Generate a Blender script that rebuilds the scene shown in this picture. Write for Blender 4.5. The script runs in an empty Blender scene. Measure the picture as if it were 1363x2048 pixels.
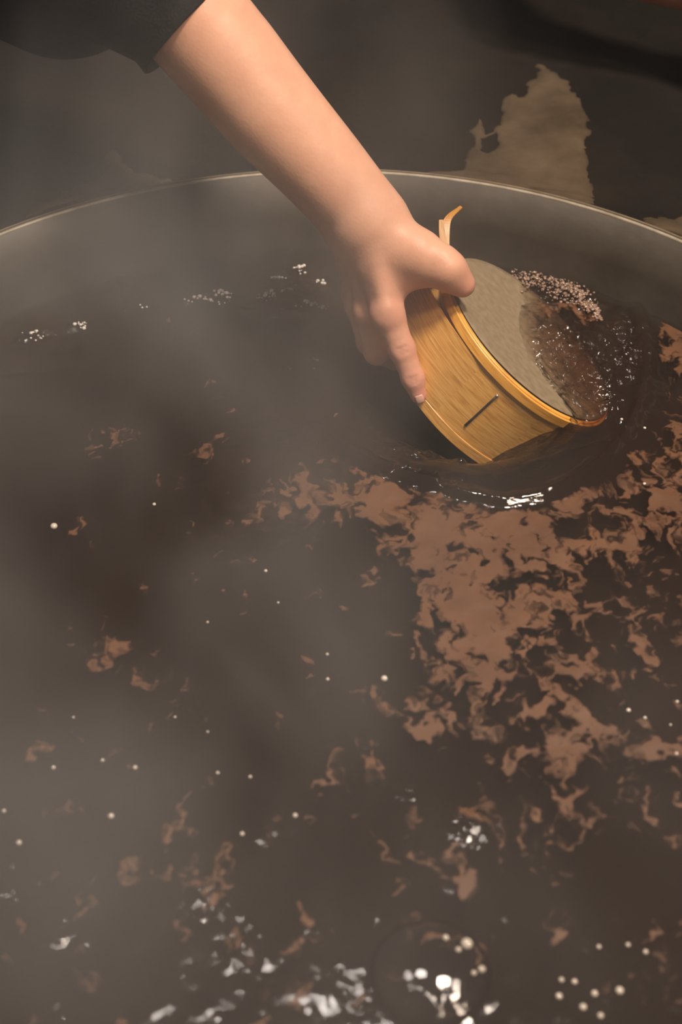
import bpy, bmesh, math, random
import numpy as np
from mathutils import Vector, noise as mn

random.seed(7)
SC = bpy.context.scene
COL = SC.collection

# ------------------------------------------------------------------ camera
S2 = math.sqrt(.5)
CAM_H, FPX = .75, 2844.4
cd = bpy.data.cameras.new('camera')
cam = bpy.data.objects.new('camera', cd); COL.objects.link(cam)
cam.location = (0, 0, CAM_H)
cam.rotation_euler = (math.radians(45), 0, 0)
cd.sensor_fit = 'VERTICAL'; cd.sensor_height = 36; cd.lens = 50
cd.clip_start = .05
cd.dof.use_dof = True; cd.dof.focus_distance = 1.15; cd.dof.aperture_fstop = 5.0
SC.camera = cam

# ------------------------------------------------------------------ world, lamps, exposure
W = bpy.data.worlds.new('world'); SC.world = W; W.use_nodes = True
W.node_tree.nodes['Background'].inputs[0].default_value = (.95, .9, .86, 1)
W.node_tree.nodes['Background'].inputs[1].default_value = .035

def area(name, loc, target, size, power, col):
    l = bpy.data.lights.new(name, 'AREA'); l.shape = 'DISK'; l.size = size; l.energy = power; l.color = col
    o = bpy.data.objects.new(name, l); COL.objects.link(o); o.location = loc
    o.rotation_euler = (Vector(target) - Vector(loc)).to_track_quat('-Z', 'Y').to_euler()
    return o
area('key_lamp', (.85, .10, 1.75), (.05, .95, .1), .30, 19, (1, .79, .60))
area('overhead_lamp', (.45, .70, 1.9), (.0, .85, 0), .34, 42, (1, .85, .70))
area('glint_light', (-.12, .98, 2.05), (.0, .8, 0), .30, 9, (1, .90, .82))  # added light with no visible source, for glints at the front and left
SC.view_settings.view_transform = 'Standard'; SC.view_settings.look = 'None'
SC.view_settings.exposure = 0; SC.view_settings.gamma = 1
SC.view_settings.use_curve_mapping = False
SC.cycles.use_denoising = True
SC.cycles.max_bounces = 6; SC.cycles.transparent_max_bounces = 16
SC.cycles.volume_bounces = 1
SC.cycles.volume_max_steps = 48; SC.cycles.volume_step_rate = 3.0
SC.cycles.use_adaptive_sampling = True; SC.cycles.adaptive_threshold = .04; SC.cycles.adaptive_min_samples = 16
SC.cycles.sample_clamp_indirect = 4

# ------------------------------------------------------------------ helpers
def at(px, py, dep):
    """point in space seen at a pixel of the photograph, dep metres along the optical axis"""
    a = (px - 681.5) / FPX * dep; b = -(py - 1024) / FPX * dep
    return np.array([a, b * S2 + dep * S2, CAM_H + b * S2 - dep * S2])
def on(px, py, z=0.0):
    """point of a level plane seen at a pixel"""
    p = at(px, py, 1.0) - np.array([0, 0, CAM_H])
    return p * ((z - CAM_H) / p[2]) + np.array([0, 0, CAM_H])
def pix(x, y, z=0):
    z = np.asarray(z) - CAM_H
    d = y * S2 - z * S2
    return 681.5 + FPX * x / d, 1024 - FPX * (y * S2 + z * S2) / d

def link(name, me, mat=None, parent=None, smooth=True):
    o = bpy.data.objects.new(name, me); COL.objects.link(o)
    if mat: me.materials.append(mat)
    if parent: o.parent = parent
    if smooth: me.polygons.foreach_set('use_smooth', [True] * len(me.polygons))
    return o
def pymesh(name, v, f, mat=None, parent=None, smooth=True):
    me = bpy.data.meshes.new(name)
    v = np.asarray(v, float)
    me.from_pydata(v.tolist(), [], f.tolist() if hasattr(f, 'tolist') else f); me.update()
    return link(name, me, mat, parent, smooth)
def tag(o, label=None, cat=None, group=None, kind=None):
    for k, v in (('label', label), ('category', cat), ('group', group), ('kind', kind)):
        if v: o[k] = v
    return o
def empty(name, loc):
    o = bpy.data.objects.new(name, None); COL.objects.link(o); o.location = loc; o.empty_display_size = .02
    return o

def mat(name, col, rough=.5, metal=0, spec=.5):
    m = bpy.data.materials.new(name); m.use_nodes = True
    b = m.node_tree.nodes['Principled BSDF']
    b.inputs['Base Color'].default_value = (*col, 1)
    b.inputs['Roughness'].default_value = rough; b.inputs['Metallic'].default_value = metal
    b.inputs['Specular IOR Level'].default_value = spec
    return m, m.node_tree.nodes, m.node_tree.links, b
def nnode(nt, kind, **kw):
    n = nt.new(kind)
    for k, v in kw.items():
        if k in n.inputs: n.inputs[k].default_value = v
        else: setattr(n, k, v)
    return n
def ramp(nt, stops):
    r = nt.new('ShaderNodeValToRGB'); e = r.color_ramp.elements
    while len(e) < len(stops): e.new(.5)
    for i, (p, c) in enumerate(stops):
        e[i].position = p; e[i].color = (*c, 1) if len(c) == 3 else c
    return r
def noise_mat(name, c0, c1, scale, rough=.6, detail=6, lo=.35, hi=.65, bump=.0, bscale=None, spec=.4, metal=0, stretch=None):
    m, nt, lk, b = mat(name, c0, rough, metal, spec)
    tc = nt.new('ShaderNodeTexCoord'); src = tc.outputs['Object']
    if stretch:
        mp = nt.new('ShaderNodeMapping'); mp.inputs['Scale'].default_value = stretch
        lk.new(src, mp.inputs[0]); src = mp.outputs[0]
    n = nnode(nt, 'ShaderNodeTexNoise', Scale=scale, Detail=detail, Roughness=.6)
    lk.new(src, n.inputs['Vector'])
    r = ramp(nt, [(lo, c0), (hi, c1)]); lk.new(n.outputs['Fac'], r.inputs[0]); lk.new(r.outputs[0], b.inputs['Base Color'])
    if bump:
        n2 = nnode(nt, 'ShaderNodeTexNoise', Scale=bscale or scale * 3, Detail=5); lk.new(src, n2.inputs['Vector'])
        bp = nnode(nt, 'ShaderNodeBump', Strength=bump, Distance=.003); lk.new(n2.outputs['Fac'], bp.inputs['Height'])
        lk.new(bp.outputs[0], b.inputs['Normal'])
    return m

def vnoise(x, y, freq, seed=0, oct=3, rough=.55):
    """vectorised gradient-free value noise on arrays, -1..1"""
    out = np.zeros_like(x); amp = 1; tot = 0
    for k in range(oct):
        X = x * freq + 13.7 * k + seed * 7.31; Y = y * freq - 5.1 * k + seed * 3.77
        i = np.floor(X).astype(np.int64); j = np.floor(Y).astype(np.int64)
        u = X - i; v = Y - j
        u = u * u * u * (u * (u * 6 - 15) + 10); v = v * v * v * (v * (v * 6 - 15) + 10)
        def h(a, b):
            n = (a * 374761393 + b * 668265263 + (seed + k) * 1274126177) & 0xffffffff
            n = ((n ^ (n >> 13)) * 1103515245) & 0xffffffff
            n = n ^ (n >> 16)
            return (n & 0xffff) / 32767.5 - 1
        out += amp * ((h(i, j) * (1 - u) + h(i + 1, j) * u) * (1 - v) + (h(i, j + 1) * (1 - u) + h(i + 1, j + 1) * u) * v)
        tot += amp; amp *= rough; freq *= 2.03
    return out / tot * 1.5

# ------------------------------------------------------------------ implicit surfaces for bodies
def cone_sdf(p, a, b, r1, r2):
    ba = b - a; l2 = ba @ ba; rr = r1 - r2; a2 = max(l2 - rr * rr, 1e-12); il2 = 1 / l2
    pa = p - a; y = pa @ ba; z = y - l2
    t = pa * l2 - y[..., None] * ba; x2 = (t * t).sum(-1)
    y2 = y * y * l2; z2 = z * z * l2
    k = math.copysign(1, rr) * rr * rr * x2 if rr else np.zeros_like(x2)
    d = (np.sqrt(x2 * a2 * il2) + y * rr) * il2 - r1
    c1 = np.sign(z) * a2 * z2 > k; c2 = np.sign(y) * a2 * y2 < k
    d = np.where(c1, np.sqrt(x2 + z2) * il2 - r2, np.where(c2, np.sqrt(x2 + y2) * il2 - r1, d))
    return d
class Field:
    def __init__(self, lo, hi, h):
        self.lo = np.array(lo, float); self.h = h
        self.n = np.ceil((np.array(hi) - self.lo) / h).astype(int) + 1
        self.f = np.full(self.n, .05, np.float32)
    def box(self, pts, pad):
        i0 = np.maximum(np.floor((np.min(pts, 0) - pad - self.lo) / self.h).astype(int), 0)
        i1 = np.minimum(np.ceil((np.max(pts, 0) + pad - self.lo) / self.h).astype(int) + 1, self.n)
        if (i1 <= i0).any(): return None, None
        g = np.stack(np.meshgrid(*[self.lo[k] + self.h * np.arange(i0[k], i1[k]) for k in range(3)], indexing='ij'), -1)
        return tuple(slice(i0[k], i1[k]) for k in range(3)), g
    def add(self, a, b, r1, r2, k=.006):
        a = np.asarray(a, float); b = np.asarray(b, float)
        s, g = self.box([a, b], max(r1, r2) + k + 4 * self.h)
        if s is None: return
        d = cone_sdf(g, a, b, r1, r2); f = self.f[s]
        hh = np.maximum(k - np.abs(f - d), 0) / k
        self.f[s] = np.minimum(f, d) - hh * hh * k * .25
    def chain(self, pts, rs, k=.006, k0=None):
        for i in range(len(pts) - 1): self.add(pts[i], pts[i + 1], rs[i], rs[i + 1], k if i or k0 is None else k0)
    def cut(self, a, b, r, k=.003):
        a = np.asarray(a, float); b = np.asarray(b, float)
        s, g = self.box([a, b], r + k + 3 * self.h)
        if s is None: return
        d = -cone_sdf(g, a, b, r, r); f = self.f[s]
        hh = np.maximum(k - np.abs(f - d), 0) / k
        self.f[s] = np.maximum(f, d) + hh * hh * k * .25
    def mesh(self, smooth=2):
        f = self.f; ins = f < 0
        c = [(i, j, k) for i in (0, 1) for j in (0, 1) for k in (0, 1)]
        n = self.n - 1
        cnt = np.zeros(n, np.int8)
        for (i, j, k) in c: cnt += ins[i:n[0] + i, j:n[1] + j, k:n[2] + k]
        act = (cnt > 0) & (cnt < 8); idx = np.argwhere(act)
        val = {q: f[idx[:, 0] + q[0], idx[:, 1] + q[1], idx[:, 2] + q[2]] for q in c}
        acc = np.zeros((len(idx), 3)); w = np.zeros(len(idx))
        for q in c:
            for ax in range(3):
                if q[ax]: continue
                r = list(q); r[ax] = 1; r = tuple(r)
                va, vb = val[q], val[r]; m = (va < 0) != (vb < 0)
                t = np.where(m, va / np.where(m, va - vb, 1), 0)
                p = np.tile(np.array(q, float), (len(idx), 1)); p[:, ax] += t
                acc += p * m[:, None]; w += m
        V = self.lo + (idx + acc / w[:, None]) * self.h
        vid = np.full(n, -1, np.int64); vid[tuple(idx.T)] = np.arange(len(idx))
        F = []
        for ax in range(3):
            a1, a2 = (ax + 1) % 3, (ax + 2) % 3
            sl0 = [slice(1, None)] * 3; sl1 = [slice(1, None)] * 3
            sl0[ax] = slice(0, -1); sl1[ax] = slice(1, None)
            s0 = ins[tuple(sl0)]; s1 = ins[tuple(sl1)]
            e = np.argwhere(s0 != s1)
            flip = s1[tuple(e.T)]
            e = e + 1; e[:, ax] -= 1
            ok = (e[:, a1] < n[a1]) & (e[:, a2] < n[a2]) & (e[:, ax] < n[ax]); e = e[ok]; flip = flip[ok]
            def g(d1, d2):
                q = e.copy(); q[:, a1] -= d1; q[:, a2] -= d2; return vid[tuple(q.T)]
            qd = np.stack([g(0, 0), g(1, 0), g(1, 1), g(0, 1)], 1)
            qd[flip] = qd[flip][:, ::-1]
            F.append(qd[(qd >= 0).all(1)])
        F = np.concatenate(F)
        E = np.concatenate([F[:, [0, 1]], F[:, [1, 2]], F[:, [2, 3]], F[:, [3, 0]]])
        for _ in range(smooth):
            for lam in (.5, -.52):
                s = np.zeros_like(V); d = np.zeros(len(V))
                np.add.at(s, E[:, 0], V[E[:, 1]]); np.add.at(d, E[:, 0], 1)
                V = V + lam * (s / np.maximum(d, 1)[:, None] - V)
        return V, F

# ------------------------------------------------------------------ sieve frame (fitted hoop)
T = .9763
P0 = np.array([0, 0, CAM_H])
HC = P0 + T * (np.array([.16247, .97011, -.01102]) - P0)
HN = np.array([.62107, .05477, .78184]); HU = np.array([-.77881, -.06868, .62348]); HW = np.array([.08785, -.99613, 0])
HR, HD = .0914 * T, .077 * T
def hoop(deg, off=0, dr=0):
    a = math.radians(deg)
    return HC + (HR + dr) * (math.cos(a) * HW + math.sin(a) * HU) - HN * off

# ------------------------------------------------------------------ materials
# skin
M_skin, nt, lk, b = mat('skin', (.62, .35, .22), .48, spec=.35)
b.inputs['Subsurface Weight'].default_value = .12
b.inputs['Subsurface Radius'].default_value = (.008, .003, .0015); b.inputs['Subsurface Scale'].default_value = .6
tc = nt.new('ShaderNodeTexCoord')
n1 = nnode(nt, 'ShaderNodeTexNoise', Scale=45, Detail=5, Roughness=.6); lk.new(tc.outputs['Object'], n1.inputs['Vector'])
r1 = ramp(nt, [(.3, (.64, .365, .245)), (.7, (.565, .30, .20))]); lk.new(n1.outputs['Fac'], r1.inputs[0])
va = nt.new('ShaderNodeAttribute'); va.attribute_name = 'ruddy'
mx = nt.new('ShaderNodeMix'); mx.data_type = 'RGBA'
lk.new(va.outputs['Fac'], mx.inputs[0]); lk.new(r1.outputs[0], mx.inputs[6]); mx.inputs[7].default_value = (.58, .235, .175, 1)
lk.new(mx.outputs[2], b.inputs['Base Color'])
v1 = nnode(nt, 'ShaderNodeTexVoronoi', Scale=420); lk.new(tc.outputs['Object'], v1.inputs['Vector'])
n2 = nnode(nt, 'ShaderNodeTexNoise', Scale=160, Detail=4); lk.new(tc.outputs['Object'], n2.inputs['Vector'])
ad = nt.new('ShaderNodeMath'); ad.operation = 'ADD'; lk.new(v1.outputs['Distance'], ad.inputs[0]); lk.new(n2.outputs['Fac'], ad.inputs[1])
bp = nnode(nt, 'ShaderNodeBump', Strength=.08, Distance=.001); lk.new(ad.outputs[0], bp.inputs['Height']); lk.new(bp.outputs[0], b.inputs['Normal'])
M_nail = mat('nail', (.60, .34, .26), .3)[0]
M_shirt = noise_mat('black_cloth', (.012, .012, .013), (.022, .021, .021), 60, .9, bump=.4, bscale=500, spec=.1)

# wood (uv: x along the band, y across it)
def wood_mat(name, dark, mid, light, wet=False):
    m, nt, lk, b = mat(name, mid, .38, spec=.45)
    uv = nt.new('ShaderNodeUVMap'); mp = nt.new('ShaderNodeMapping'); mp.inputs['Scale'].default_value = (1.6, 75, 1)
    lk.new(uv.outputs[0], mp.inputs[0])
    n = nnode(nt, 'ShaderNodeTexNoise', Scale=1.4, Detail=6, Roughness=.6, Distortion=.6); lk.new(mp.outputs[0], n.inputs['Vector'])
    mp2 = nt.new('ShaderNodeMapping'); mp2.inputs['Scale'].default_value = (3, 26, 1); lk.new(uv.outputs[0], mp2.inputs[0])
    n2 = nnode(nt, 'ShaderNodeTexNoise', Scale=1.6, Detail=3); lk.new(mp2.outputs[0], n2.inputs['Vector'])
    av = nt.new('ShaderNodeMath'); av.operation = 'MULTIPLY_ADD'; av.inputs[1].default_value = .5
    lk.new(n2.outputs['Fac'], av.inputs[0])
    hf = nt.new('ShaderNodeMath'); hf.operation = 'MULTIPLY'; hf.inputs[1].default_value = .5; lk.new(n.outputs['Fac'], hf.inputs[0])
    lk.new(hf.outputs[0], av.inputs[2])
    r = ramp(nt, [(.34, dark), (.47, mid), (.62, light)]); lk.new(av.outputs[0], r.inputs[0])
    lk.new(r.outputs[0], b.inputs['Base Color'])
    bp = nnode(nt, 'ShaderNodeBump', Strength=.15, Distance=.001); lk.new(n.outputs['Fac'], bp.inputs['Height']); lk.new(bp.outputs[0], b.inputs['Normal'])
    return m
M_wood = wood_mat('bent_wood', (.33, .145, .025), (.58, .29, .062), (.70, .41, .125))
M_rimwood = wood_mat('rim_wood', (.48, .20, .028), (.70, .33, .05), (.78, .42, .08))
M_strip = wood_mat('strip_wood', (.22, .09, .015), (.38, .17, .03), (.46, .23, .055))  # band wood with its colour darkened against the strong light it faces
M_pin = mat('pin_metal', (.05, .04, .035), .5, .6)[0]
M_pinhead = mat('pin_head', (.75, .72, .68), .25, .9)[0]

# sieve cloth: a fine pale weave, stained brown towards the broth
M_cloth, nt, lk, b = mat('sieve_cloth', (.33, .29, .23), .6, spec=.2)
uv = nt.new('ShaderNodeUVMap')
bk = nt.new('ShaderNodeTexChecker'); bk.inputs['Scale'].default_value = 900
lk.new(uv.outputs[0], bk.inputs[0])
nn = nnode(nt, 'ShaderNodeTexNoise', Scale=30, Detail=4); lk.new(uv.outputs[0], nn.inputs['Vector'])
r = ramp(nt, [(.35, (.20, .148, .09)), (.7, (.26, .20, .13))]); lk.new(nn.outputs['Fac'], r.inputs[0]); lk.new(r.outputs[0], b.inputs['Base Color'])
bp = nnode(nt, 'ShaderNodeBump', Strength=.08, Distance=.0003); lk.new(bk.outputs['Fac'], bp.inputs['Height']); lk.new(bp.outputs[0], b.inputs['Normal'])

M_vat = noise_mat('stained_iron', (.050, .041, .032), (.095, .08, .066), 9, .6, bump=.15, bscale=60, metal=.1)
M_rim = noise_mat('bare_rim', (.22, .18, .13), (.36, .31, .25), 40, .55, metal=.3)
M_hearth = noise_mat('sooty_clay', (.006, .0045, .0035), (.020, .0135, .009), 5, .9, bump=.6, bscale=60, spec=.15, lo=.4, hi=.75)
M_clay = noise_mat('pale_clay', (.052, .036, .022), (.098, .070, .045), 14, .9, bump=.5, bscale=90, spec=.1)
M_crust = noise_mat('crust', (.10, .07, .04), (.17, .125, .075), 40, .8, bump=.4)

# broth: clear dark liquid, surface reflection over an absorbing body
M_broth = bpy.data.materials.new('dark_broth'); M_broth.use_nodes = True
nt = M_broth.node_tree.nodes; lk = M_broth.node_tree.links; nt.clear()
out = nt.new('ShaderNodeOutputMaterial')
tr = nt.new('ShaderNodeBsdfTransparent'); gl = nt.new('ShaderNodeBsdfGlossy'); gl.inputs['Roughness'].default_value = .08
fr = nt.new('ShaderNodeFresnel'); fr.inputs['IOR'].default_value = 1.44
tc = nt.new('ShaderNodeTexCoord')
n1 = nnode(nt, 'ShaderNodeTexNoise', Scale=95, Detail=3, Roughness=.55, Distortion=.8); lk.new(tc.outputs['Object'], n1.inputs['Vector'])
ca = nt.new('ShaderNodeAttribute'); ca.attribute_name = 'chop'
cs = nt.new('ShaderNodeMath'); cs.operation = 'MULTIPLY_ADD'; cs.inputs[1].default_value = .95; cs.inputs[2].default_value = .05
lk.new(ca.outputs['Fac'], cs.inputs[0])
bp = nnode(nt, 'ShaderNodeBump', Strength=.25, Distance=.010); lk.new(n1.outputs['Fac'], bp.inputs['Height']); lk.new(cs.outputs[0], bp.inputs['Strength'])
lk.new(bp.outputs[0], gl.inputs['Normal']); lk.new(bp.outputs[0], fr.inputs['Normal'])
mx = nt.new('ShaderNodeMixShader'); lk.new(fr.outputs[0], mx.inputs[0]); lk.new(tr.outputs[0], mx.inputs[1]); lk.new(gl.outputs[0], mx.inputs[2])
lk.new(mx.outputs[0], out.inputs['Surface'])
ab = nt.new('ShaderNodeVolumeAbsorption'); ab.inputs['Color'].default_value = (.62, .43, .30, 1); ab.inputs['Density'].default_value = 34
sv = nt.new('ShaderNodeVolumeScatter'); sv.inputs['Color'].default_value = (.60, .54, .50, 1); sv.inputs['Density'].default_value = 2.9
av = nt.new('ShaderNodeAddShader'); lk.new(ab.outputs[0], av.inputs[0]); lk.new(sv.outputs[0], av.inputs[1])
lk.new(av.outputs[0], out.inputs['Volume'])
M_broth.cycles.homogeneous_volume = True

def film_mat(name, tint=(1, 1, 1), boost=1.6, veil=0):
    m = bpy.data.materials.new(name); m.use_nodes = True
    nt = m.node_tree.nodes; lk = m.node_tree.links; nt.clear()
    out = nt.new('ShaderNodeOutputMaterial')
    tr = nt.new('ShaderNodeBsdfTransparent'); tr.inputs[0].default_value = (*tint, 1)
    gl = nt.new('ShaderNodeBsdfGlossy'); gl.inputs['Roughness'].default_value = .04
    fr = nt.new('ShaderNodeFresnel'); fr.inputs['IOR'].default_value = 1.4
    mu = nt.new('ShaderNodeMath'); mu.operation = 'MULTIPLY'; mu.use_clamp = True; mu.inputs[1].default_value = boost
    lk.new(fr.outputs[0], mu.inputs[0])
    mx = nt.new('ShaderNodeMixShader'); lk.new(mu.outputs[0], mx.inputs[0]); lk.new(tr.outputs[0], mx.inputs[1]); lk.new(gl.outputs[0], mx.inputs[2])
    lk.new(mx.outputs[0], out.inputs['Surface'])
    return m
M_film = film_mat('bubble_film')
M_scum = noise_mat('brown_scum', (.088, .036, .015), (.130, .056, .024), 18, .6, bump=.08, bscale=200, spec=.4)
M_bub, nt, lk, b = mat('glint_bubble', (.62, .54, .46), .1, spec=1)  # pale body colour stands in for lamp glints on clear bubbles
nt = M_scum.node_tree.nodes; lk = M_scum.node_tree.links
ba = nt.new('ShaderNodeAttribute'); ba.attribute_name = 'body'; lk.new(ba.outputs['Fac'], nt['Principled BSDF'].inputs['Alpha'])
M_froth = noise_mat('pale_froth', (.15, .085, .058), (.30, .20, .15), 500, .12, spec=1)

# steam
M_steam = bpy.data.materials.new('steam'); M_steam.use_nodes = True
nt = M_steam.node_tree.nodes; lk = M_steam.node_tree.links; nt.clear()
out = nt.new('ShaderNodeOutputMaterial')
tc = nt.new('ShaderNodeTexCoord'); mp = nt.new('ShaderNodeMapping'); mp.inputs['Scale'].default_value = (1, 1, .55); mp.inputs['Location'].default_value = (.37, .21, .1)
lk.new(tc.outputs['Object'], mp.inputs[0])
n1 = nnode(nt, 'ShaderNodeTexNoise', Scale=6.5, Detail=3, Roughness=.5, Distortion=.5); lk.new(mp.outputs[0], n1.inputs['Vector'])
rp = ramp(nt, [(.40, (0, 0, 0)), (.70, (1, 1, 1))]); lk.new(n1.outputs['Fac'], rp.inputs[0])
sx = nt.new('ShaderNodeSeparateXYZ'); lk.new(tc.outputs['Object'], sx.inputs[0])
hz = nnode(nt, 'ShaderNodeMapRange'); hz.inputs['From Min'].default_value = .02; hz.inputs['From Max'].default_value = .40
hz.inputs['To Min'].default_value = 1; hz.inputs['To Max'].default_value = 0; lk.new(sx.outputs[2], hz.inputs[0])
hx = nnode(nt, 'ShaderNodeMapRange'); hx.inputs['From Min'].default_value = -.06; hx.inputs['From Max'].default_value = .16
hx.inputs['To Min'].default_value = 1; hx.inputs['To Max'].default_value = .07; lk.new(sx.outputs[0], hx.inputs[0])
vd = nt.new('ShaderNodeVectorMath'); vd.operation = 'DISTANCE'; vd.inputs[1].default_value = (.20, .42, .05); lk.new(tc.outputs['Object'], vd.inputs[0])
pf = nnode(nt, 'ShaderNodeMapRange'); pf.inputs['From Min'].default_value = .02; pf.inputs['From Max'].default_value = .24; pf.inputs['To Min'].default_value = .55; pf.inputs['To Max'].default_value = 0
lk.new(vd.outputs['Value'], pf.inputs[0])
mxx = nt.new('ShaderNodeMath'); mxx.operation = 'MAXIMUM'; lk.new(hx.outputs[0], mxx.inputs[0]); lk.new(pf.outputs[0], mxx.inputs[1]); hx = mxx
m1 = nt.new('ShaderNodeMath'); m1.operation = 'MULTIPLY'; lk.new(rp.outputs[0], m1.inputs[0]); lk.new(hz.outputs[0], m1.inputs[1])
m2 = nt.new('ShaderNodeMath'); m2.operation = 'MULTIPLY'; lk.new(m1.outputs[0], m2.inputs[0]); lk.new(hx.outputs[0], m2.inputs[1])
hy = nnode(nt, 'ShaderNodeMapRange'); hy.inputs['From Min'].default_value = .95; hy.inputs['From Max'].default_value = 1.3
hy.inputs['To Min'].default_value = 1; hy.inputs['To Max'].default_value = .09; lk.new(sx.outputs[1], hy.inputs[0])
m4 = nt.new('ShaderNodeMath'); m4.operation = 'MULTIPLY'; lk.new(m2.outputs[0], m4.inputs[0]); lk.new(hy.outputs[0], m4.inputs[1]); m2 = m4
m3 = nt.new('ShaderNodeMath'); m3.operation = 'MULTIPLY_ADD'; m3.inputs[1].default_value = 2.5; m3.inputs[2].default_value = .018; lk.new(m2.outputs[0], m3.inputs[0])
vs = nt.new('ShaderNodeVolumeScatter'); vs.inputs['Color'].default_value = (.95, .95, .97, 1); vs.inputs['Anisotropy'].default_value = .2
lk.new(m3.outputs[0], vs.inputs['Density']); lk.new(vs.outputs[0], out.inputs['Volume'])

# ------------------------------------------------------------------ hearth, vat
VC = np.array([-.0073, .6593]); VR = .4408; VZ = .073
def lathe(name, prof, n, m, parent=None, c=(0, 0), closed=False):
    v = []; f = []
    for r, z in prof:
        for k in range(n):
            a = 2 * math.pi * k / n; v.append((c[0] + r * math.cos(a), c[1] + r * math.sin(a), z))
    q = len(prof)
    for i in range(q if closed else q - 1):
        for k in range(n):
            a, b2 = i * n + k, i * n + (k + 1) % n; j = (i + 1) % q
            f.append((a, b2, j * n + (k + 1) % n, j * n + k))
    return pymesh(name, v, f, m, parent)

# hearth: uneven sooty clay round the vat
nr, na = 70, 300
v = []; f = []
for i in range(nr):
    r = .4545 + (1.0 - .4545) * (i / (nr - 1)) ** 1.4
    for k in range(na):
        a = 2 * math.pi * k / na; x = VC[0] + r * math.cos(a); y = VC[1] + r * math.sin(a)
        t = (r - .4545)
        z = .064 - .02 * min(1, t / .05) + .007 * mn.noise((x * 9, y * 9, 0)) * min(1, t / .03) + .002 * mn.noise((x * 50, y * 50, 3))
        v.append((x, y, z))
for r, z in ((1.0, -.62), (.47, -.62), (.4545, .05)):
    for k in range(na):
        a = 2 * math.pi * k / na; v.append((VC[0] + r * math.cos(a), VC[1] + r * math.sin(a), z))
rows = nr + 3
for i in range(rows):
    j = (i + 1) % rows
    for k in range(na):
        k2 = (k + 1) % na; f.append((i * na + k, j * na + k, j * na + k2, i * na + k2))
hearth = pymesh('hearth', v, f, M_hearth)
tag(hearth, 'soot-black uneven clay hearth surrounding the vat', kind='structure')
fl = pymesh('floor', [(-4, -3, -.62), (4, -3, -.62), (4, 5, -.62), (-4, 5, -.62)], [(0, 1, 2, 3)], noise_mat('dark_floor', (.02, .017, .015), (.04, .035, .03), 3, .9))
tag(fl, kind='structure')

def hearth_z(x, y):
    t = math.hypot(x - VC[0], y - VC[1]) - .4545
    return .064 - .02 * min(1, t / .05) + .007 * mn.noise((x * 9, y * 9, 0)) * min(1, t / .03) + .002 * mn.noise((x * 50, y * 50, 3))
def sheet(name, poly_px, z, m, thick=.004, step=.004, seed=0, rough=.012, parent=None):
    """thin irregular crust on the hearth, outline given by a few points, edge broken by noise"""
    P = np.array([on(x, y, z)[:2] for x, y in poly_px])
    lo = P.min(0) - .03; hi = P.max(0) + .03
    xs = np.arange(lo[0], hi[0], step); ys = np.arange(lo[1], hi[1], step)
    X, Y = np.meshgrid(xs, ys, indexing='ij')
    d = np.full(X.shape, 9.); ins = np.zeros(X.shape, bool)
    for i in range(len(P)):
        a, b2 = P[i], P[(i + 1) % len(P)]; e = b2 - a
        t = np.clip(((X - a[0]) * e[0] + (Y - a[1]) * e[1]) / (e @ e), 0, 1)
        d = np.minimum(d, np.hypot(X - a[0] - t * e[0], Y - a[1] - t * e[1]))
        c = ((a[1] > Y) != (b2[1] > Y)) & (X < e[0] * (Y - a[1]) / (e[1] if e[1] else 1e-9) + a[0]); ins ^= c
    s = np.where(ins, d, -d) + rough * vnoise(X, Y, 40, seed, 4, .65)
    R = np.hypot(X - VC[0], Y - VC[1]); s = np.minimum(s, R - .4535)
    return contour_sheet(name, xs, ys, s, lambda x, y: hearth_z(x, y), m, thick, parent)
def contour_sheet(name, xs, ys, s, zf, m, thick, parent=None, body=None):
    gx, gy = np.gradient(s, xs, ys); g2 = np.maximum(gx * gx + gy * gy, .05)
    step = xs[1] - xs[0]
    neg = s < 0
    sx = np.where(neg, np.clip(-s * gx / g2, -step, step), 0); sy = np.where(neg, np.clip(-s * gy / g2, -step, step), 0)
    q = ~neg; keep = (q[:-1, :-1].astype(int) + q[1:, :-1] + q[:-1, 1:] + q[1:, 1:]) >= 2
    used = np.zeros(s.shape, bool)
    for a in (0, 1):
        for b2 in (0, 1): used[a:s.shape[0] - 1 + a, b2:s.shape[1] - 1 + b2] |= keep
    idx = np.full(s.shape, -1); idx[used] = np.arange(used.sum())
    I, J = np.nonzero(used)
    x = xs[I] + sx[I, J]; y = ys[J] + sy[I, J]
    edge = np.clip(s[I, J] / (2.5 * step), 0, 1)
    z0 = np.array([zf(float(a), float(b2)) for a, b2 in zip(x, y)])
    top = np.c_[x, y, z0 + thick * (.25 + .75 * edge)]
    ki, kj = np.nonzero(keep)
    F = np.c_[idx[ki, kj], idx[ki + 1, kj], idx[ki + 1, kj + 1], idx[ki, kj + 1]]
    # side skirt: border edges go down below the carrier
    E = np.concatenate([F[:, [0, 1]], F[:, [1, 2]], F[:, [2, 3]], F[:, [3, 0]]])
    key = np.sort(E, 1); kk = key[:, 0] * (len(x) + 1) + key[:, 1]
    _, inv, cnt = np.unique(kk, return_inverse=True, return_counts=True)
    B = E[cnt[inv] == 1]
    low = np.c_[x, y, z0 - thick * .6]
    V = np.concatenate([top, low]); n = len(x)
    S = np.c_[B[:, 1], B[:, 0], B[:, 0] + n, B[:, 1] + n]
    o = pymesh(name, V, np.concatenate([F, S]), m, parent)
    if body is not None:
        t = body[I, J]; o.data.attributes.new('body', 'FLOAT', 'POINT').data.foreach_set('value', np.concatenate([t, t]).astype(np.float32))
    return o
sheet('clay_patch', [(760, 372), (900, 355), (935, 300), (958, 225), (972, 300), (1000, 270), (1018, 150), (1042, 200), (1062, 165), (1085, 120), (1120, 145), (1160, 190), (1178, 300), (1186, 425), (1060, 402), (900, 378)], .05, M_clay, seed=4, rough=.010, parent=hearth)
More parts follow.
